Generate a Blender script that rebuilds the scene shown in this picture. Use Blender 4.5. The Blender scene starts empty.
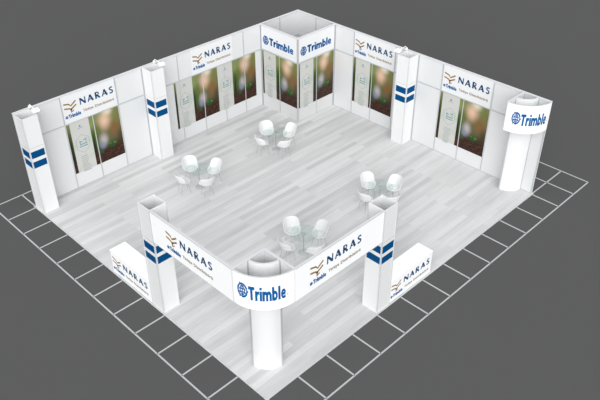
import bpy, bmesh, math, random
from mathutils import Vector, Matrix
random.seed(4)
scene = bpy.context.scene
COL = scene.collection
PI = math.pi

# ---------------------------------------------------------------- camera
cam_d = bpy.data.cameras.new('camera')
cam = bpy.data.objects.new('camera', cam_d); COL.objects.link(cam)
RIGHT = Vector((0.707033, -0.707179, -0.001700)); DOWN = Vector((-0.408983, -0.406936, -0.816784)); FWD = Vector((0.576921, 0.578188, -0.576941))
m = Matrix((RIGHT, -DOWN, -FWD)).transposed().to_4x4()
m.translation = Vector((-7.400396, -8.537219, 13.711026))
cam.matrix_world = m
cam_d.sensor_width = 36.0
cam_d.lens = 722.050 / 600 * 36.0
cam_d.clip_end = 500
scene.camera = cam

# ---------------------------------------------------------------- world, suns, exposure
w = bpy.data.worlds.new('world'); scene.world = w; w.use_nodes = True
bg = w.node_tree.nodes['Background']
bg.inputs['Color'].default_value = (0.97, 0.985, 1.0, 1)
bg.inputs['Strength'].default_value = 0.80

def sun(name, direction, strength, angle):
    l = bpy.data.lights.new(name, 'SUN'); l.energy = strength; l.angle = math.radians(angle)
    o = bpy.data.objects.new(name, l); COL.objects.link(o)
    o.rotation_euler = Vector(direction).to_track_quat('-Z', 'Y').to_euler()
    o.location = (-8, -8, 12)
    return o
sun('sun', (1.0, 1.0, -0.66), 3.1, 60)

vs = scene.view_settings
scene.display_settings.display_device = 'sRGB'
vs.view_transform = 'Standard'; vs.look = 'None'; vs.exposure = 0.0; vs.gamma = 1.0
try: vs.use_curve_mapping = False
except Exception: pass
scene.cycles.max_bounces = 8
scene.cycles.transparent_max_bounces = 16

# ---------------------------------------------------------------- materials
def srgb(h):
    if isinstance(h, str):
        h = h.lstrip('#'); c = [int(h[i:i+2], 16)/255 for i in (0, 2, 4)]
    else: c = h
    return tuple((x/12.92 if x <= .04045 else ((x+.055)/1.055)**2.4) for x in c) + (1,)

class NT:
    def __init__(s, name, rough=.5, spec=.3):
        s.m = bpy.data.materials.new(name); s.m.use_nodes = True
        s.t = s.m.node_tree; s.b = s.t.nodes['Principled BSDF']
        s.b.inputs['Roughness'].default_value = rough
        s.b.inputs['Specular IOR Level'].default_value = spec
    def n(s, typ, **k):
        x = s.t.nodes.new(typ)
        for a, v in k.items(): setattr(x, a, v)
        return x
    def link(s, a, b): s.t.links.new(a, b)
    def val(s, sock, v):
        if hasattr(v, 'links') or isinstance(v, bpy.types.NodeSocket): s.link(v, sock)
        else: sock.default_value = v
    def math(s, op, a, b=0.0, c=0.0, clamp=False):
        x = s.n('ShaderNodeMath', operation=op); x.use_clamp = clamp
        s.val(x.inputs[0], a); s.val(x.inputs[1], b); s.val(x.inputs[2], c)
        return x.outputs[0]
    def mix(s, f, a, b, mode='MIX'):
        x = s.n('ShaderNodeMix', data_type='RGBA', blend_type=mode)
        s.val(x.inputs[0], f); s.val(x.inputs[6], a); s.val(x.inputs[7], b)
        return x.outputs[2]
    def coord(s, which='Object'):
        return s.n('ShaderNodeTexCoord').outputs[which]
    def noise(s, vec, scale, detail=4, rough=.5, sc=(1, 1, 1)):
        mp = s.n('ShaderNodeMapping'); s.link(vec, mp.inputs['Vector']); mp.inputs['Scale'].default_value = sc
        x = s.n('ShaderNodeTexNoise'); s.link(mp.outputs[0], x.inputs['Vector'])
        x.inputs['Scale'].default_value = scale; x.inputs['Detail'].default_value = detail
        x.inputs['Roughness'].default_value = rough
        return x.outputs['Fac']
    def ramp(s, f, stops):
        x = s.n('ShaderNodeValToRGB'); s.link(f, x.inputs[0]); e = x.color_ramp.elements
        while len(e) < len(stops): e.new(.5)
        for i, (p, c) in enumerate(stops): e[i].position = p; e[i].color = c
        return x.outputs[0]

def laminate(name, col, rough=.45, var=.02, spec=.3):
    k = NT(name, rough, spec)
    f = k.noise(k.coord(), 1.3, 3)
    c = srgb(col); d = tuple(x*(1-var) for x in c[:3]) + (1,)
    k.link(k.mix(f, c, d), k.b.inputs['Base Color'])
    return k.m

def metal(name, col, rough=.3, metallic=1.0):
    k = NT(name, rough)
    k.b.inputs['Metallic'].default_value = metallic
    f = k.noise(k.coord(), 40, 2)
    c = srgb(col); d = tuple(x*.93 for x in c[:3]) + (1,)
    k.link(k.mix(f, c, d), k.b.inputs['Base Color'])
    return k.m

WHITE_PANEL = laminate('white_wall_laminate', 'd6d7d8')  # white laminate, greyed so its colour carries the dimmer light inside the stand
TOWER_PANEL = laminate('shaded_wall_laminate', 'cfcfcf')  # darker copy of the wall laminate; back-corner shade is put into its colour
COLUMN_WHITE = laminate('white_column_laminate', 'e1e2e2')
GLOSS_WHITE = laminate('white_sign_board', 'fbfcfd', .4)
PRINT_WHITE = laminate('white_printed_film', 'dfe0e1', .4)
ALU = metal('anodised_aluminium', 'c6c8ca', .4, .35)
RAIL = metal('silver_rail', 'dedfe1', .4, .25)
CHROME = metal('chrome', 'd8dadc', .18, 1.0)
BLUE = laminate('deep_blue_film', '00487a', .6, .05, .05)
NAVY = laminate('navy_lettering', '164670', .5, .05)
LOGO_BLUE = laminate('blue_lettering', '065c98', .6, .05, .05)
GOLD = laminate('gold_lettering', '8f6d38', .5, .05)
TAUPE = laminate('taupe_lettering', '8d7a62', .5, .05)
CHAIR_WHITE = laminate('white_moulded_plastic', 'dfe0e0', .35, .02, .5)
LAMP_WHITE = laminate('white_lamp_enamel', 'fafafa', .3)
GREY_PRINT = laminate('grey_print', '8f9696', .6)
TEAL_PRINT = laminate('teal_print', '5b8f9a', .6)

def glass_mat():
    k = NT('green_tinted_glass')
    tr = k.n('ShaderNodeBsdfTransparent'); tr.inputs[0].default_value = (.93, .965, .955, 1)
    gl = k.n('ShaderNodeBsdfGlossy'); gl.inputs['Roughness'].default_value = .03
    fr = k.n('ShaderNodeFresnel'); fr.inputs[0].default_value = 1.45
    mx = k.n('ShaderNodeMixShader')
    ge = k.n('ShaderNodeNewGeometry')
    k.link(k.math('MULTIPLY', fr.outputs[0], k.math('SUBTRACT', 1.0, ge.outputs['Backfacing'])), mx.inputs[0]); k.link(tr.outputs[0], mx.inputs[1]); k.link(gl.outputs[0], mx.inputs[2])
    k.link(mx.outputs[0], k.t.nodes['Material Output'].inputs['Surface'])
    return k.m
GLASS = glass_mat()

def floor_mat():
    k = NT('whitewashed_wood_planks', .5, .25)
    co = k.coord()
    br = k.n('ShaderNodeTexBrick'); k.link(co, br.inputs['Vector'])
    br.inputs['Scale'].default_value = 1.0
    br.inputs['Brick Width'].default_value = 2.6; br.inputs['Row Height'].default_value = .19
    br.inputs['Mortar Size'].default_value = .004; br.inputs['Mortar Smooth'].default_value = .3
    br.offset = .37; br.inputs['Bias'].default_value = 0
    br.inputs['Color1'].default_value = (0, 0, 0, 1); br.inputs['Color2'].default_value = (1, 1, 1, 1)
    br.inputs['Mortar'].default_value = (.15, .15, .15, 1)
    tone = k.n('ShaderNodeSeparateColor'); k.link(br.outputs['Color'], tone.inputs[0])
    broad = k.noise(co, 1.0, 3, .5, (.22, 3.2, 1))
    grain = k.noise(co, 1.0, 6, .65, (1.2, 26, 1))
    a = k.math('MULTIPLY', tone.outputs[0], .26)
    b = k.math('MULTIPLY_ADD', broad, .55, a)
    c = k.math('MULTIPLY_ADD', grain, .42, b)
    col = k.ramp(c, [(.2, srgb('aaaaaa')), (.45, srgb('bfbfbf')), (.7, srgb('d4d4d4')), (.9, srgb('dedede'))])
    k.link(col, k.b.inputs['Base Color'])
    return k.m
FLOOR = floor_mat()

def ground_mat():
    k = NT('plain_grey_ground', .9, .0)
    f = k.noise(k.coord(), .5, 3)
    k.link(k.mix(f, (.095, .0945, .094, 1), (.097, .0965, .096, 1)), k.b.inputs['Base Color'])
    return k.m
GROUND = ground_mat()
LINE = laminate('white_line_marking', 'b9bbbd', .8)

def photo_mat():
    """print of a seedling in dark soil against a blurred garden; local x 0..1.92, z 0..1.85"""
    k = NT('seedling_photo_print', .45, .2)
    co = k.coord()
    sp = k.n('ShaderNodeSeparateXYZ'); k.link(co, sp.inputs[0])
    X, Z = sp.outputs[0], sp.outputs[2]
    wob = k.noise(co, 2.2, 3)
    zz = k.math('ADD', Z, k.math('MULTIPLY_ADD', wob, .35, -.17))
    zr = k.math('DIVIDE', zz, 1.85)
    base = k.ramp(zr, [(0, srgb('2e1c14')), (.30, srgb('3b2e1b')), (.42, srgb('575439')), (.7, srgb('6c673f')), (1, srgb('768054'))])
    def blob(cx, cz, rx, rz, col, base, amt=1.0, hard=.0, wobble=.0):
        dx = k.math('DIVIDE', k.math('SUBTRACT', X, cx), rx)
        dz = k.math('DIVIDE', k.math('SUBTRACT', Z, cz), rz)
        d = k.math('SQRT', k.math('ADD', k.math('MULTIPLY', dx, dx), k.math('MULTIPLY', dz, dz)))
        if wobble: d = k.math('ADD', d, k.math('MULTIPLY_ADD', k.noise(co, 9, 3), wobble, -wobble/2))
        mr = k.n('ShaderNodeMapRange'); mr.interpolation_type = 'SMOOTHSTEP'
        k.link(d, mr.inputs[0]); mr.inputs[1].default_value = hard; mr.inputs[2].default_value = 1.0
        mr.inputs[3].default_value = amt; mr.inputs[4].default_value = 0
        return k.mix(mr.outputs[0], base, srgb(col))
    c = base
    c = blob(.88, .95, .34, .8, '35591f', c, .9)
    c = blob(.10, 1.1, .25, .8, '305521', c, .8)
    c = blob(.85, 1.55, .30, .35, '7d8c54', c, .8)
    c = blob(1.35, 1.50, .38, .50, 'd9b49c', c, .95)
    c = blob(1.50, 1.80, .30, .25, 'dccdb8', c, .9)
    c = blob(1.70, 1.10, .34, .45, '7b5531', c, .85)
    c = blob(1.85, 1.6, .22, .5, '6e6e39', c, .8)
    c = blob(1.22, .82, .26, .40, 'b5aeb0', c, .85)
    c = blob(1.14, .64, .18, .24, '77829a', c, .8)
    c = blob(.03, .75, .10, 1.1, '1d1a10', c, .9, .2)
    c = blob(.86, .60, .07, .9, '17150d', c, .9, .2)
    c = blob(1.90, .75, .25, .45, '3b2a1c', c, .7)
    c = blob(1.05, 1.25, .20, .35, '5b6a30', c, .6)
    soiln = k.noise(co, 16, 6, .7)
    soil = k.ramp(soiln, [(.35, srgb('140c08')), (.5, srgb('301c13')), (.62, srgb('553727')), (.75, srgb('75543d'))])
    edge = k.math('MULTIPLY_ADD', k.noise(co, 5, 4), .28, .30)
    sm = k.n('ShaderNodeMapRange'); sm.interpolation_type = 'SMOOTHSTEP'
    k.link(k.math('SUBTRACT', Z, edge), sm.inputs[0])
    sm.inputs[1].default_value = -.05; sm.inputs[2].default_value = .05
    sm.inputs[3].default_value = 1; sm.inputs[4].default_value = 0
    c = k.mix(sm.outputs[0], c, soil)
    c = blob(1.50, .52, .17, .12, '164a1c', c, .95, .3, .8)
    c = blob(1.43, .60, .08, .07, '2a6e2c', c, .9, .3, .6)
    c = blob(1.61, .57, .09, .06, '35803a', c, .9, .3, .6)
    c = blob(1.08, .44, .12, .08, '24502a', c, .8, .3, .9)
    k.link(c, k.b.inputs['Base Color'])
    return k.m
PHOTO = photo_mat()
k = NT('pale_printed_sheet', .5, .2)
f = k.noise(k.coord(), 1.6, 3)
k.link(k.ramp(f, [(.3, srgb('b2b8aa')), (.5, srgb('bfc1bd')), (.7, srgb('c4c0bc'))]), k.b.inputs['Base Color'])
SHEET = k.m

# ---------------------------------------------------------------- object helpers
def tag(o, label=None, cat=None, group=None, kind=None):
    if label: o['label'] = label
    if cat: o['category'] = cat
    if group: o['group'] = group
    if kind: o['kind'] = kind
    return o

def empty(name, loc=(0, 0, 0), rz=0, **k):
    o = bpy.data.objects.new(name, None); COL.objects.link(o)
    o.location = loc; o.rotation_euler = (0, 0, rz); o.empty_display_size = .2
    return tag(o, **k)

def wpos(o):
    p = Vector((0, 0, 0))
    while o is not None: p = p + Vector(o.location); o = o.parent
    return p

def link(name, bm, mat, parent=None, origin=None, smooth=False, **k):
    """bmesh in world coordinates -> one mesh object, its vertices stored relative to origin / parent"""
    po = wpos(parent) if parent is not None else Vector((0, 0, 0))
    og = Vector(origin) if origin is not None else po
    bmesh.ops.recalc_face_normals(bm, faces=bm.faces)
    for v in bm.verts: v.co -= og
    me = bpy.data.meshes.new(name); bm.to_mesh(me); bm.free()
    for p in me.polygons: p.use_smooth = smooth
    me.materials.append(mat)
    o = bpy.data.objects.new(name, me); COL.objects.link(o)
    o.location = og - po
    if parent is not None: o.parent = parent
    return tag(o, **k)

def box(bm, x0, x1, y0, y1, z0, z1):
    v = [bm.verts.new((x, y, z)) for x in (x0, x1) for y in (y0, y1) for z in (z0, z1)]
    for f in ((0, 1, 3, 2), (4, 6, 7, 5), (0, 4, 5, 1), (2, 3, 7, 6), (0, 2, 6, 4), (1, 5, 7, 3)):
        bm.faces.new([v[i] for i in f])
    return v

def bxo(name, mat, parent, *a, bevel=0, **k):
    bm = bmesh.new(); box(bm, *a)
    if bevel: bmesh.ops.bevel(bm, geom=bm.edges[:], offset=bevel, segments=2, affect='EDGES', profile=.5)
    return link(name, bm, mat, parent, **k)

def tube(bm, pts, r, seg=10, caps=True):
    pts = [Vector(p) for p in pts]; rings = []
    for i, p in enumerate(pts):
        t = (pts[min(i+1, len(pts)-1)] - pts[max(i-1, 0)]).normalized()
        a = t.cross(Vector((0, 0, 1)))
        if a.length < 1e-3: a = Vector((1, 0, 0))
        a.normalize(); b = t.cross(a)
        rr = r[i] if isinstance(r, (list, tuple)) else r
        rings.append([bm.verts.new(p + rr*(math.cos(2*PI*j/seg)*a + math.sin(2*PI*j/seg)*b)) for j in range(seg)])
    for i in range(len(rings)-1):
        for j in range(seg):
            bm.faces.new((rings[i][j], rings[i][(j+1) % seg], rings[i+1][(j+1) % seg], rings[i+1][j]))
    if caps: bm.faces.new(rings[0][::-1]); bm.faces.new(rings[-1])

def lathe(bm, prof, seg=40, c=(0, 0)):
    rings = []
    for r, z in prof:
        if r < 1e-5: rings.append([bm.verts.new((c[0], c[1], z))])
        else: rings.append([bm.verts.new((c[0]+r*math.cos(2*PI*j/seg), c[1]+r*math.sin(2*PI*j/seg), z)) for j in range(seg)])
    for a, b in zip(rings, rings[1:]):
        for j in range(seg):
            j2 = (j+1) % seg
            if len(a) == 1: bm.faces.new((a[0], b[j2], b[j]))
            elif len(b) == 1: bm.faces.new((a[j], a[j2], b[0]))
            else: bm.faces.new((a[j], a[j2], b[j2], b[j]))

# surfaces on which graphics lie: s runs left to right as seen, z up, d outward
def flat(o, u, n):
    o, u, n = Vector(o), Vector(u), Vector(n)
    return lambda s, z, d: o + u*s + n*d + Vector((0, 0, z))
def curved(cx, cy, r):
    def P(s, z, d):
        a = PI + s/r
        return Vector((cx + (r+d)*math.cos(a), cy + (r+d)*math.sin(a), z))
    return P

def slab(bm, P, s0, s1, z0, z1, d0, d1, n=1):
    for i in range(n):
        a = s0 + (s1-s0)*i/n; b = s0 + (s1-s0)*(i+1)/n
        v = [bm.verts.new(P(s, z, d)) for s in (a, b) for z in (z0, z1) for d in (d0, d1)]
        fs = [(0, 1, 5, 4), (2, 6, 7, 3), (0, 4, 6, 2), (1, 3, 7, 5)]
        if i == 0: fs.append((0, 2, 3, 1))
        if i == n-1: fs.append((4, 5, 7, 6))
        for f in fs: bm.faces.new([v[q] for q in f])
    bmesh.ops.remove_doubles(bm, verts=bm.verts[:], dist=1e-5)

def prism2(bm, P, poly, d0, d1):
    """closed outline (list of s,z) raised between two depths"""
    a = [bm.verts.new(P(s, z, d0)) for s, z in poly]
    b = [bm.verts.new(P(s, z, d1)) for s, z in poly]
    n = len(poly)
    bm.faces.new(a[::-1]); bm.faces.new(b)
    for i in range(n): bm.faces.new((a[i], a[(i+1) % n], b[(i+1) % n], b[i]))

def stroke(bm, P, pts, w, d0, d1, closed=False):
    """a band of width w along a line of (s,z) points"""
    pts = [Vector(p).to_2d() if len(p) > 2 else Vector(p) for p in pts]
    n = len(pts); L = []; R = []
    for i, p in enumerate(pts):
        if closed: a, b = pts[i-1], pts[(i+1) % n]
        else: a, b = pts[max(i-1, 0)], pts[min(i+1, n-1)]
        t = (b-a).normalized(); nn = Vector((-t.y, t.x))
        L.append(p + nn*w/2); R.append(p - nn*w/2)
    for i in range(n if closed else n-1):
        j = (i+1) % n
        prism2(bm, P, [L[i], R[i], R[j], L[j]], d0, d1)

# glyph outlines come from Blender's own built-in font
_tc = {}
def glyphs(txt, bold, space):
    key = (txt, bold, space)
    if key not in _tc:
        cu = bpy.data.curves.new('t', 'FONT'); cu.body = txt; cu.size = 1; cu.offset = bold
        cu.space_character = space; cu.extrude = .5; cu.resolution_u = 4; cu.fill_mode = 'BOTH'
        o = bpy.data.objects.new('t', cu); COL.objects.link(o)
        dg = bpy.context.evaluated_depsgraph_get(); dg.update()
        me = bpy.data.meshes.new_from_object(o.evaluated_get(dg))
        vs_ = [tuple(v.co) for v in me.vertices]; fs = [tuple(p.vertices) for p in me.polygons]
        bpy.data.objects.remove(o); bpy.data.curves.remove(cu); bpy.data.meshes.remove(me)
        _tc[key] = (vs_, fs)
    return _tc[key]
def text(name, txt, P, s0, s1, z0, z1, mat, parent, bold=0.0, space=1.0, d=.004, cap=None, lean=0):
    """fit txt between s0..s1, with z0 the lowest and z1 the highest point"""
    vs_, fs = glyphs(txt, bold, space)
    x0 = min(v[0] for v in vs_); x1 = max(v[0] for v in vs_)
    y0 = min(v[1] for v in vs_); y1 = max(v[1] for v in vs_)
    bm = bmesh.new(); bv = []
    for x, y, z in vs_:
        s = s0 + (x-x0)/(x1-x0)*(s1-s0) + lean*(y-y0); zz = z0 + (y-y0)/(y1-y0)*(z1-z0)
        bv.append(bm.verts.new(P(s, zz, d if z > 0 else 0.0005)))
    for f in fs:
        try: bm.faces.new([bv[i] for i in f])
        except ValueError: pass
    return link(name, bm, mat, parent)

LET = {   # stroke letters: width of the letter and its strokes (points in a unit box, thickness)
    'T': (.80, [([(0, .885), (.80, .885)], .23), ([(.40, .0), (.40, .95)], .29)]),
    'r': (.52, [([(.14, 0), (.14, .72)], .28), ([(.17, .36), (.24, .52), (.36, .60), (.52, .60)], .23)]),
    'i': (.28, [([(.14, 0), (.14, .72)], .28), ([(.14, .81), (.14, 1.0)], .28)]),
    'm': (1.12, [([(.14, 0), (.14, .72)], .28), ([(.14, .48), (.28, .60), (.46, .59), (.56, .46), (.56, 0)], .26), ([(.56, .48), (.70, .60), (.88, .59), (.98, .46), (.98, 0)], .26)]),
    'b': (.72, [([(.14, 0), (.14, 1.0)], .28), ([(.14, .52), (.28, .61), (.46, .58), (.57, .45), (.57, .27), (.46, .13), (.28, .09), (.14, .18)], .24)]),
    'l': (.28, [([(.14, 0), (.14, 1.0)], .28)]),
    'e': (.72, [([(.16, .36), (.57, .36), (.57, .46), (.48, .58), (.34, .62), (.20, .56), (.135, .42), (.135, .27), (.21, .14), (.36, .09), (.62, .13)], .20)]),
    'N': (.84, [([(.08, 0), (.08, 1)], .15), ([(.10, .90), (.74, .10)], .26), ([(.76, 0), (.76, 1)], .15)]),
    'A': (.86, [([(.06, 0), (.42, .96)], .16), ([(.40, .96), (.77, 0)], .26), ([(.20, .30), (.62, .30)], .14)]),
    'R': (.72, [([(.12, 0), (.12, 1)], .24), ([(.10, .94), (.36, .94), (.52, .84), (.53, .66), (.40, .52), (.12, .48)], .16), ([(.30, .50), (.66, .02)], .25)]),
    'S': (.56, [([(.50, .84), (.36, .94), (.20, .92), (.09, .80), (.12, .64), (.30, .52), (.45, .40), (.50, .24), (.40, .09), (.22, .05), (.05, .15)], .19)]),
}
def word(txt, P, s0, s1, z0, z1, mat, parent, gap=.045, d=.004):
    """heavy lettering from strokes, fitted between s0..s1 and z0..z1"""
    tot = sum(LET[c][0] for c in txt) + gap*(len(txt)-1); kx = (s1-s0)/tot; kz = z1-z0
    bm = bmesh.new(); x = 0
    for ch in txt:
        wd, st = LET[ch]
        Q = lambda a, b, dd, x=x: P(s0+(x+a)*kx, z0+b*kz, dd)
        for pts, th in st: stroke(bm, Q, pts, th, .0005, d)
        x += wd + gap
    return link('lettering', bm, mat, parent)

def chevron_emblem(P, s0, z0, wdt, hgt, parent):
    """gold emblem: two stacked open-book chevrons joined in the middle"""
    bm = bmesh.new(); q = lambda x, y: (s0+x*wdt, z0+y*hgt)
    t = .13*hgt
    for line in ([(0, .95), (.42, .82), (.56, .62), (1, .97)], [(0, .52), (.42, .40), (.56, .20)], [(.56, .30), (1, .60)], [(.56, .38), (.53, .0), (.72, .14)]):
        stroke(bm, P, [q(*p) for p in line], t, .0005, .004)
    return link('emblem', bm, GOLD, parent)

def globe_emblem(P0, s0, z0, size, parent, kx=1.0):
    """blue emblem: faceted globe with three arrow points around it"""
    P = lambda s, z, d: P0(s0+(s-s0)*kx, z, d)
    bm = bmesh.new(); cx, cz, r = s0+size/2, z0+size/2, size*.36
    pt = lambda a, rr: (cx+rr*math.cos(a), cz+rr*math.sin(a))
    for k in range(3):                                  # broken outer ring, three arcs ending in arrow points
        a0 = math.radians(18+120*k)
        stroke(bm, P, [pt(a0 + math.radians(88)*i/8, r*1.12) for i in range(9)], size*.13, .0005, .004)
        a1 = a0 + math.radians(100)
        prism2(bm, P, [pt(a1-.42, r*1.05), pt(a1, r*1.52), pt(a1+.42, r*1.05)], .0005, .004)
    for off in (-.5, 0, .5):                            # meridians
        stroke(bm, P, [(cx+off*r*math.cos(t_)*1.1, cz+r*.8*math.sin(t_)) for t_ in [(-PI/2+PI*i/8) for i in range(9)]], size*.08, .0005, .004)
    for off in (-.4, .15):                              # parallels
        stroke(bm, P, [(cx-r*.8+1.6*r*i/6, cz+off*r+.12*r*math.cos(PI*(i/6-.5))) for i in range(7)], size*.085, .0005, .004)
    return link('emblem', bm, LOGO_BLUE, parent)

def naras_graphics(P, s, z, parent, k=1.0, h=1.0):
    """emblem, large navy word, small blue word and taupe line; s,z = left and lower edge of a 1.92 x 1 field"""
    chevron_emblem(P, s+.07*k, z+.36*h, .42*k, .36*h, parent)
    word('NARAS', P, s+.62*k, s+1.81*k, z+.50*h, z+.73*h, NAVY, parent, gap=.26)
    word('Trimble', P, s+.17*k, s+.60*k, z+.18*h, z+.31*h, LOGO_BLUE, parent)
    globe_emblem(P, s+.055*k, z+.185*h, .10*k, parent)
    text('lettering', 'T\u00fcrkiye', P, s+.68*k, s+1.04*k, z+.20*h, z+.315*h, TAUPE, parent, bold=.022, space=1.05)
    text('lettering', 'Distrib\u00fct\u00f6r\u00fc', P, s+1.10*k, s+1.80*k, z+.225*h, z+.315*h, TAUPE, parent, bold=.022, space=1.05)

# ---------------------------------------------------------------- heights and sizes
H = 3.41
ZM = 2.41
ZF = 2.45
FT = .02                                    # floor platform thickness

# ---------------------------------------------------------------- setting: ground, floor, walls
bm = bmesh.new(); box(bm, -150, 160, -150, 160, -FT-.3, -FT)
link('ground', bm, GROUND, None, kind='structure')
bm = bmesh.new(); box(bm, -.03, 12.05, -.03, 11.05, -FT+.0005, 0)
link('floor', bm, FLOOR, None, kind='structure')
bm = bmesh.new()
LW = .022
zl = (-FT-.002, -FT+.004)
def gline_x(y, x0, x1): box(bm, x0, x1, y-LW, y+LW, *zl)
def gline_y(x, y0, y1): box(bm, x-LW, x+LW, y0, y1, *zl)
gline_x(-1, -1, 14); gline_x(12, -1, 14)
gline_y(-1, -1, 12); gline_y(14, -1, 12); gline_y(13, -1, 12)
for i in range(0, 13): gline_y(i, -1, -.055); gline_y(i, 11.055, 12)
for j in range(0, 12): gline_x(j, -1, -.055); gline_x(j, 12.055, 14)
link('ground_grid_lines', bm, LINE, None, kind='structure')
bm = bmesh.new()
box(bm, -.045, 12.07, -.045, -.031, -FT, .004); box(bm, -.045, -.031, -.03, 11.05, -FT, .004)
box(bm, -.07, 12.07, 11.051, 11.07, -FT, .004); box(bm, 12.051, 12.07, -.05, 11.05, -FT, .004)
link('trim_1', bm, RAIL, None, kind='structure')

TH = .04
wl = bxo('wall_left', WHITE_PANEL, None, 0, 12.04, 11.0, 11.0+TH, 0, H-.03, kind='structure')
wr = bxo('wall_right', WHITE_PANEL, None, 12.0, 12.0+TH, 0, 10.999, 0, H-.03, kind='structure')
for x in (.02, .53, 1.53, 2.52, 3.52, 4.57, 5.12, 6.05, 7.08, 8.1, 9.1, 9.97, 11.0):
    bxo('profile_post', ALU, wl, x-.016, x+.016, 10.984, 11.05, 0, H-.029)
for y in (.02, .93, 2.0, 3.03, 4.0, 5.02, 5.58, 6.05, 7.08, 8.02, 8.97, 10.0):
    bxo('profile_post', ALU, wr, 11.984, 12.05, y-.016, y+.016, 0, H-.029)
bxo('top_rail', RAIL, wl, 0, 12.06, 10.98, 11.06, H-.03, H+.005)
bxo('top_rail', RAIL, wr, 11.98, 12.06, -.0, 10.979, H-.03, H+.005)
bxo('middle_rail', ALU, wl, 0, 12, 10.983, 10.9995, ZM-.022, ZM+.012)
bxo('middle_rail', ALU, wr, 11.983, 11.9995, 0, 10.98, ZM-.022, ZM+.012)
bxo('base_rail', ALU, wl, 0, 12, 10.986, 10.9995, 0, .02)
bxo('base_rail', ALU, wr, 11.986, 11.9995, 0, 10.98, 0, .02)

# ---------------------------------------------------------------- corner storage cabin (open top)
cab = empty('storage_cabin', (10, 9, 0), label='tall open-topped corner cabin with two blue word signs above its posters', cat='cabin')
bxo('side_wall', TOWER_PANEL, cab, 10.0, 10.03, 9.0, 10.97, 0, H-.03)
bxo('side_wall', TOWER_PANEL, cab, 10.031, 11.97, 9.0, 9.03, 0, H-.03)
for (x, y) in ((10.0, 9.0), (10.0, 9.98), (10.0, 10.955), (11.0, 9.0), (11.955, 9.0)):
    if x == 10.0 and y > 9.0: a = (9.982, 10.035, y-.014, y+.014)
    elif y == 9.0 and x > 10.0: a = (x-.014, x+.014, 8.982, 9.035)
    else: a = (9.976, 10.02, 8.976, 9.02)
    bxo('profile_post', ALU, cab, *a, 0, H-.029)
bxo('top_rail', RAIL, cab, 9.98, 10.045, 8.98, 10.978, H-.028, H+.008)
bxo('top_rail', RAIL, cab, 10.046, 11.978, 8.98, 9.045, H-.028, H+.008)
bxo('middle_rail', ALU, cab, 9.985, 9.9995, 9.02, 10.97, ZM+.002, ZM+.03)
bxo('middle_rail', ALU, cab, 10.02, 11.97, 8.985, 8.9995, ZM+.002, ZM+.03)
for P0 in (flat((10, 10.96, 0), (0, -1, 0), (-1, 0, 0)), flat((10.02, 9, 0), (1, 0, 0), (0, -1, 0))):
    bm = bmesh.new(); slab(bm, P0, .02, 1.92, ZM+.04, H-.035, .0, .021)
    link('sign_panel', bm, PRINT_WHITE, cab)
    P1 = (lambda q: (lambda s, z, d: q(s, z, d+.021)))(P0)
    globe_emblem(P1, .09, 2.66, .38, cab, .88)
    word('Trimble', P1, .45, 1.76, 2.71, 3.01, LOGO_BLUE, cab)

# ---------------------------------------------------------------- square columns
def column(x, y, label, s=.5):
    """square hollow column with two blue bands on each face; x,y = front corner"""
    c = empty('square_column', (x, y, 0), label=label, cat='column', group='square columns with two blue bands')
    t = .02; z1 = H
    for (a0, a1, b0, b1) in ((x, x+t, y, y+s), (x+t, x+s, y, y+t), (x+s-t, x+s, y+t, y+s), (x+t, x+s-t, y+s-t, y+s)):
        bxo('side_panel', COLUMN_WHITE, c, a0, a1, b0, b1, 0, z1)
    for (px, py) in ((x, y), (x+s, y), (x, y+s), (x+s, y+s)):
        bxo('corner_profile', RAIL, c, px-.012, px+.012, py-.012, py+.012, 0, z1+.004)
    for za, zb in ((2.04, 2.27), (1.70, 1.92)):
        bxo('blue_band', BLUE, c, x-.004, x-.0005, y+.035, y+s-.03, za, zb)
        bxo('blue_band', BLUE, c, x+.035, x+s-.03, y-.004, y-.0005, za, zb)
    bm = bmesh.new()
    zs = ZM-.02
    box(bm, x-.003, x-.0005, y+.013, y+s-.013, zs, zs+.012); box(bm, x+.013, x+s-.013, y-.003, y-.0005, zs, zs+.012)
    link('panel_joint', bm, ALU, c)
    return c
column(0, 10.46, 'white square column at the free left end of the left back wall')
column(4.60, 10.46, 'white square column against the left back wall, between two banner groups')
column(11.46, 5.05, 'white square column against the right back wall, between two banner groups')
column(0, 4.06, 'free-standing white column at front left, left end of the overhead sign')
column(4.02, 0, 'free-standing white column at front right, right end of the overhead sign')

# ---------------------------------------------------------------- overhead signs between columns and the curved corner
def overhead(P, L, label, other):
    s0 = empty('overhead_sign', P(0, ZM, 0), label=label, cat='sign', group='straight overhead signs')
    bm = bmesh.new(); slab(bm, P, 0, L, ZF, H-.02, -.03, 0)
    link('sign_board', bm, GLOSS_WHITE, s0)
    bm = bmesh.new(); slab(bm, P, 0, L, H-.02, H+.006, -.045, .006)
    link('top_rail', bm, RAIL, s0)
    bm = bmesh.new(); slab(bm, P, 0, L, ZF-.02, ZF, -.04, .004)
    link('bottom_rail', bm, RAIL, s0)
    return s0
Pa = flat((0, 4.045, 0), (0, -1, 0), (-1, 0, 0))
sa = overhead(Pa, 3.045, 'long white overhead sign running from front left column to curved corner pillar', 0)
naras_graphics(Pa, .53, 2.42, sa)
Pb = flat((.99, 0.012, 0), (1, 0, 0), (0, -1, 0))
sb = overhead(Pb, 3.015, 'long white overhead sign running from curved corner pillar to front right column', 0)
naras_graphics(Pb, .39, 2.43, sb)

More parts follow.
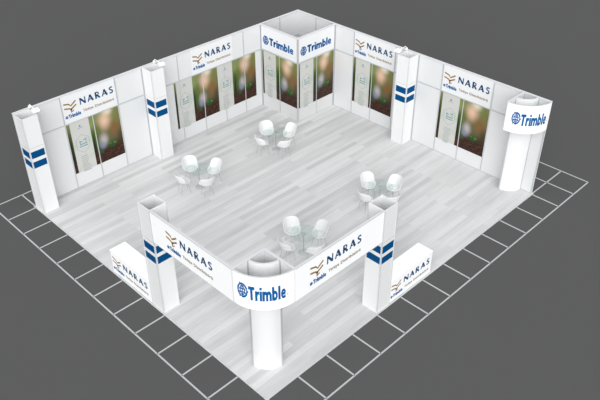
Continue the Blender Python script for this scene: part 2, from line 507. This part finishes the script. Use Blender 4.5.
# ---------------------------------------------------------------- curved corner pillars
def curved_pillar(cx, cy, label, with_sides=True, R=1.0):
    t = empty('curved_pillar', (cx-.5, cy-.5, 0), label=label, cat='pillar', group='curved corner pillars')
    Pr = curved(cx, cy, .5)
    bm = bmesh.new(); slab(bm, Pr, 0, .5*PI/2, 0, H-.01, -.02, 0, 24)
    link('curved_shell', bm, COLUMN_WHITE, t, smooth=False)
    if with_sides:
        bxo('back_panel', COLUMN_WHITE, t, cx-.5, cx, cy-.0, cy+.03, 0, H-.01)
        bxo('back_panel', COLUMN_WHITE, t, cx-.0, cx+.03, cy-.5, cy, 0, H-.01)
        bxo('corner_profile', ALU, t, cx-.002, cx+.04, cy-.002, cy+.04, 0, H)
    else:
        bxo('back_panel', COLUMN_WHITE, t, cx-.5, cx-.02, cy-.0, cy+.03, 0, H-.01)
    bxo('corner_profile', ALU, t, cx-.525, cx-.495, cy-.02, cy+.02, 0, H)
    bxo('corner_profile', ALU, t, cx-.02, cx+(.02 if with_sides else -.002), cy-.525, cy-.495, 0, H)
    # header box: a quarter ring of radius 1 with straight sides
    Pf = curved(cx, cy, R)
    bm = bmesh.new(); slab(bm, Pf, 0, R*PI/2, ZF, H, -.02, 0, 40)
    ds = 0 if with_sides else .05
    fs = link('curved_sign', bm, GLOSS_WHITE, t)
    globe_emblem(Pf, .13+ds, 2.73, .46, t, .62)
    word('Trimble', Pf, .42+ds, 1.28+ds, 2.73, 3.13, LOGO_BLUE, t)
    text('lettering', '.', Pf, 1.305+ds, 1.33+ds, 2.80, 2.825, LOGO_BLUE, t)
    bxo('header_side', COLUMN_WHITE, t, cx-R, cx-.53, cy-.0, cy+.02, ZF, H-.02)
    if with_sides: bxo('header_side', COLUMN_WHITE, t, cx, cx+.02, cy-R, cy-.53, ZF, H-.02)
    bxo('top_rail', RAIL, t, cx-R, cx-.021, cy-.02, cy+.045, H-.02, H+.012)
    if with_sides: bxo('top_rail', RAIL, t, cx-.02, cx+.045, cy-R, cy+.045, H-.02, H+.012)
    bm = bmesh.new(); slab(bm, Pr, .02, .5*PI/2-.02, H-.01, H+.008, -.03, .006, 24)
    link('curved_rail', bm, RAIL, t)
    bm = bmesh.new(); slab(bm, curved(cx, cy, R), 0, R*PI/2-.001, H+.0, H+.010, -.03, .004, 40)
    link('curved_rail', bm, RAIL, t)
    return t
curved_pillar(.965, .985, 'curved white pillar with big round-fronted blue word sign at the front corner', True, .965)
curved_pillar(11.999, .93, 'curved white pillar with round-fronted blue word sign at far right wall end', False, .95)

# ---------------------------------------------------------------- counters
def counter(P, L, label, hh=.80, dep=.5):
    c = empty('counter', P(L/2, 0, -.25), label=label, cat='counter', group='low reception counters')
    bm = bmesh.new(); slab(bm, P, 0, L, .02, hh-.025, -dep, 0)
    link('body', bm, GLOSS_WHITE, c)
    bm = bmesh.new(); slab(bm, P, -.0, L, hh-.024, hh, -dep-.01, .012)
    link('counter_top', bm, GLOSS_WHITE, c)
    bm = bmesh.new(); slab(bm, P, .02, L-.02, 0, .019, -dep+.02, -.01)
    link('plinth', bm, ALU, c)
    naras_graphics(P, .0, -.015, c, .97, .86)
    return c
counter(flat((0.0, 6.5, 0), (0, -1, 0), (-1, 0, 0)), 1.92, 'low white counter with printed front beside the front left column')
counter(flat((4.53, 0.0, 0), (1, 0, 0), (0, -1, 0)), 1.87, 'low white counter with printed front beside the front right column')

# ---------------------------------------------------------------- header signs on the walls
def header(P, s0, s1, label, k):
    t = empty('header_sign', P(s0, ZM, 0), label=label, cat='sign', group='header signs above the wall banners')
    bm = bmesh.new(); slab(bm, P, s0+.015, s1-.015, ZM+.014, H-.032, .002, .0175)
    link('sign_board', bm, PRINT_WHITE, t)
    P1 = lambda s, z, d: P(s, z, d+.0175)
    naras_graphics(P1, s0, ZM, t, k)
WL = flat((0, 11, 0), (1, 0, 0), (0, -1, 0))
WR = flat((12, 11, 0), (0, -1, 0), (-1, 0, 0))
TA = flat((10, 10.96, 0), (0, -1, 0), (-1, 0, 0))
TB = flat((10.02, 9, 0), (1, 0, 0), (0, -1, 0))
header(WL, 1.54, 3.51, 'gold chevron header sign nearest the left end of the left back wall', 1.03)
header(WL, 6.64, 8.57, 'gold chevron header sign in the middle of the left back wall', 1.0)
header(WR, 3.00, 4.94, 'gold chevron header sign beside the corner cabin on the right back wall', 1.0)
header(WR, 7.02, 8.98, 'gold chevron header sign nearest the right end of the right back wall', 1.02)

# ---------------------------------------------------------------- seedling banners
def banner(P, s0, s1, label, info0=.10, info1=.80, posts=()):
    """photo print with a pale information sheet over its left part"""
    z0, z1 = .55, 2.385
    t = empty('wall_banner', P(s0, z0, 0), label=label, cat='banner', group='seedling photo banners')
    # photo mesh is stored in local x (along) / z (up) so its print follows the banner
    W = s1-s0
    def local(name, a, b, c, d, e, f, mat):
        o_ = P(s0, z0, 0); ux = P(s0+1, z0, 0)-o_; nx = P(s0, z0, 1)-o_
        b_ = bmesh.new(); box(b_, a, b, -d, -c, e, f)
        me = bpy.data.meshes.new(name); bmesh.ops.recalc_face_normals(b_, faces=b_.faces); b_.to_mesh(me); b_.free(); me.materials.append(mat)
        ob = bpy.data.objects.new(name, me); COL.objects.link(ob); ob.parent = t
        ob.rotation_euler = (0, 0, math.atan2(ux.y, ux.x))
        return ob
    local('photo_print', 0, W, .001, .009, 0, z1-z0, PHOTO)
    sh = local('information_sheet', info0, info1, .0095, .012, 0, z1-z0, SHEET)
    cx = s0+(info0+info1)/2; Q = lambda s, z, d: P(s, z, d+.012)
    bm = bmesh.new()                                   # small emblem at the head and a faint hexagon
    prism2(bm, Q, [(cx-.05, 2.17), (cx+.05, 2.17), (cx, 2.25)], .0005, .0015)
    slab(bm, Q, cx-.09, cx+.09, 2.12, 2.135, .0005, .0015)
    link('sheet_emblem', bm, TEAL_PRINT, t)
    bm = bmesh.new()
    for (dx, dz, ww) in ((-.12, 1.62, .10), (.03, 1.66, .11), (-.10, 1.52, .24), (-.14, 1.44, .30)):
        slab(bm, Q, cx+dx, cx+dx+ww, dz, dz+.03, .0005, .0015)
    slab(bm, Q, cx-.11, cx-.09, 1.50, 1.68, .0005, .0015); slab(bm, Q, cx+.11, cx+.125, 1.56, 1.74, .0005, .0015)
    link('sheet_diagram', bm, TEAL_PRINT, t)
    bm = bmesh.new()
    hexa = [(cx+.27*math.cos(PI/2+PI/3*i), 1.55+.34*math.sin(PI/2+PI/3*i)) for i in range(6)]
    stroke(bm, Q, hexa, .012, .0004, .0012, True)
    for i in range(9):
        slab(bm, Q, cx-.16, cx+.05+.12*random.random(), 1.08-.07*i, 1.098-.07*i, .0005, .0015)
    link('sheet_text_lines', bm, GREY_PRINT, t)
    return t
banner(WL, 1.56, 3.49, 'seedling photo banner under the leftmost header sign', .11, .80)
banner(WL, 5.80, 7.74, 'seedling photo banner on left back wall, nearer the square column', .08, .80)
banner(WL, 7.75, 9.66, 'seedling photo banner on left back wall, nearer the corner cabin', .02, .74)
banner(WR, 3.00, 4.95, 'seedling photo banner on right back wall between cabin and square column', .12, .82)
banner(WR, 7.00, 8.98, 'seedling photo banner nearest the right end of right back wall', .12, .82)
banner(TA, .02, 1.92, 'seedling photo banner on the left face of the corner cabin', .08, .76)
banner(TB, .02, 1.92, 'seedling photo banner on the right face of the corner cabin', .06, .78)

# ---------------------------------------------------------------- arm spotlights on the columns
def spotlight(base, d, label):
    b = Vector(base); d = Vector(d)
    t = empty('arm_spotlight', base, label=label, cat='spotlight', group='arm spotlights by the columns')
    bm = bmesh.new(); box(bm, b.x-.03, b.x+.03, b.y-.03, b.y+.03, b.z, b.z+.05); link('clamp', bm, LAMP_WHITE, t)
    bm = bmesh.new(); tube(bm, [b+Vector((0, 0, .05)), b+Vector((0, 0, .12))+d*.06, b+d*.42+Vector((0, 0, .11))], .012)
    link('arm', bm, LAMP_WHITE, t)
    n = Vector((-d.y, d.x, 0)); c = b + d*.48 + Vector((0, 0, .10))
    bm = bmesh.new(); vs_ = []
    for (a, w_, zz) in ((-.10, .07, .02), (-.07, .10, .032), (.06, .11, .014), (.09, .09, -.008)):
        for sgn in (-1, 1):
            for up in (0, 1): vs_.append(bm.verts.new(c + d*a + n*w_*sgn + Vector((0, 0, zz*up - .035*(1-up)))))
    for i in range(3):
        q = vs_[i*4:i*4+8]
        for f in ((0, 1, 5, 4), (2, 6, 7, 3), (1, 3, 7, 5), (0, 4, 6, 2)): bm.faces.new([q[j] for j in f])
    bm.faces.new([vs_[j] for j in (0, 2, 3, 1)]); bm.faces.new([vs_[j] for j in (12, 13, 15, 14)])
    link('lamp_head', bm, LAMP_WHITE, t)
    bm = bmesh.new(); e = c - Vector((0, 0, .037))
    q = [bm.verts.new(e + d*a + n*w_) for a, w_ in ((-.07, -.06), (.06, -.08), (.06, .08), (-.07, .06))]
    q2 = [bm.verts.new(v.co - Vector((0, 0, .006))) for v in q]
    bm.faces.new(q); bm.faces.new(q2[::-1])
    for i in range(4): bm.faces.new((q[i], q2[i], q2[(i+1) % 4], q[(i+1) % 4]))
    link('lamp_glass', bm, RAIL, t)
spotlight((.56, 11.02, H+.006), (-.08, -1, 0), 'white arm spotlight on top beside the left wall end column')
spotlight((5.14, 11.02, H+.006), (-.08, -1, 0), 'white arm spotlight beside the column between banners on left back wall')
spotlight((12.02, 5.62, H+.006), (-1, 0, 0), 'white arm spotlight beside the column on the right back wall')

# ---------------------------------------------------------------- glass tables
def table():
    t = empty('round_table', (0, 0, 0))
    bm = bmesh.new(); lathe(bm, [(0, .708), (.415, .708), (.42, .712), (.42, .718), (.415, .72), (0, .72)], 48)
    link('glass_top', bm, GLASS, t)
    bm = bmesh.new(); lathe(bm, [(0, .69), (.07, .69), (.07, .7075), (0, .7075)], 24); link('mounting_plate', bm, CHROME, t)
    bm = bmesh.new(); lathe(bm, [(0, .02), (.016, .02), (.016, .69), (0, .69)], 20); link('pedestal', bm, CHROME, t)
    bm = bmesh.new(); lathe(bm, [(0, 0), (.16, 0), (.16, .008), (.05, .02), (0, .02)], 32); link('base_plate', bm, ALU, t)
    return t

# ---------------------------------------------------------------- tub chairs
def smooth(a, b, x):
    x = max(0, min(1, (x-a)/(b-a))); return x*x*(3-2*x)
def chair():
    """moulded armchair; front is +x"""
    c = empty('tub_chair', (0, 0, 0)); K = .80
    N, M = 40, 12
    bm = bmesh.new(); rings = []
    for j in range(M+1):
        t = j/M; ring = []
        for i in range(N):
            a = 2*PI*i/N                       # 0 = front, pi = back
            back = (1-math.cos(a))/2           # 0 front .. 1 back
            hgt = .015 + .05*smooth(.2, .5, back) + .275*smooth(.50, .92, back)
            # profile: seat dish for t<.5, wall for t>.5
            if t < .5:
                r = t/.5; rad = .235*r; z = .435 + .02*r*r*r
                wx = rad*(1.05 if math.cos(a) > 0 else .95)
                x, y = wx*math.cos(a), rad*1.02*math.sin(a)
            else:
                r = (t-.5)/.5; z = .455 + hgt*(r**.9)
                rad = .235 + (.075*math.sin(r*PI/2)) * (.35+.65*smooth(.05, .4, back)) + .02*r*back
                x = rad*(1.05 if math.cos(a) > 0 else .95)*math.cos(a) - .05*back*r
                y = rad*1.02*math.sin(a)*(1+.06*r)
                if back < .25: z = .455 - .02*r + hgt*r*.2
            if t >= .5:                        # the rim of the back wraps forward in two short wings
                aa = a-PI; sp = 1+.25*((t-.5)/.5)*smooth(.5, .8, back)
                if back > .5: aa = aa*sp
                q = math.hypot(x, y) if back > .5 else None
                if q: x, y = q*math.cos(PI+aa), q*math.sin(PI+aa)
            ring.append((x*K, y*K, z))
        rings.append(ring)
    cv = bm.verts.new((0, 0, .433)); vr = [[bm.verts.new(p) for p in ring] for ring in rings[1:]]
    for i in range(N): bm.faces.new((cv, vr[0][i], vr[0][(i+1) % N]))
    for j in range(len(vr)-1):
        for i in range(N): bm.faces.new((vr[j][i], vr[j+1][i], vr[j+1][(i+1) % N], vr[j][(i+1) % N]))
    sh = link('seat_shell', bm, CHAIR_WHITE, c, smooth=True)
    so = sh.modifiers.new('thickness', 'SOLIDIFY'); so.thickness = .02; so.offset = 0
    sb_ = sh.modifiers.new('smooth', 'SUBSURF'); sb_.levels = 1; sb_.render_levels = 1
    bm = bmesh.new(); lathe(bm, [(0, .446), (.12, .447), (.15, .456), (.155, .463), (.135, .470), (0, .473)], 32)
    link('seat_cushion', bm, CHAIR_WHITE, c, smooth=True)
    for sx in (-1, 1):
        for sy in (-1, 1):
            bm = bmesh.new(); tube(bm, [(sx*.09, sy*.09, .425), (sx*.135, sy*.135, .22), (sx*.165, sy*.165, 0)], .007, 8)
            link('leg', bm, CHROME, c)
    bm = bmesh.new()
    tube(bm, [(-.092, -.092, .415), (.092, .092, .415)], .008, 8); tube(bm, [(-.092, .092, .415), (.092, -.092, .415)], .008, 8)
    link('under_frame', bm, CHROME, c)
    return c

def copy_tree(o, parent=None):
    c = o.copy(); COL.objects.link(c); c.parent = parent
    for ch in list(o.children): copy_tree(ch, c)
    return c

tproto = table(); cproto = chair()
sets = [((4.48, 8.15), 'table nearest the left back wall'), ((7.97, 8.10), 'table nearest the corner cabin'),
        ((4.48, 3.22), 'table nearest the curved front pillar'), ((7.96, 3.21), 'table behind front right column')]
dirs = [(80, 'upper left'), (-11, 'upper right'), (169, 'lower left'), (258, 'lower right')]
first = True
for (tx, ty), nm in sets:
    t = tproto if first else copy_tree(tproto)
    t.location = (tx, ty, 0)
    tag(t, 'round glass-topped %s' % nm, 'table', 'round glass tables')
    for deg, side in dirs:
        ch = cproto if first else copy_tree(cproto)
        first = False
        a = math.radians(deg); r = .57
        ch.location = (tx+r*math.cos(a), ty+r*math.sin(a), 0)
        ch.rotation_euler = (0, 0, a+PI+(random.random()-.5)*.2)
        tag(ch, 'white tub chair, %s at the %s' % (side, nm), 'chair', 'white tub chairs around the glass tables')
bpy.context.view_layer.update()
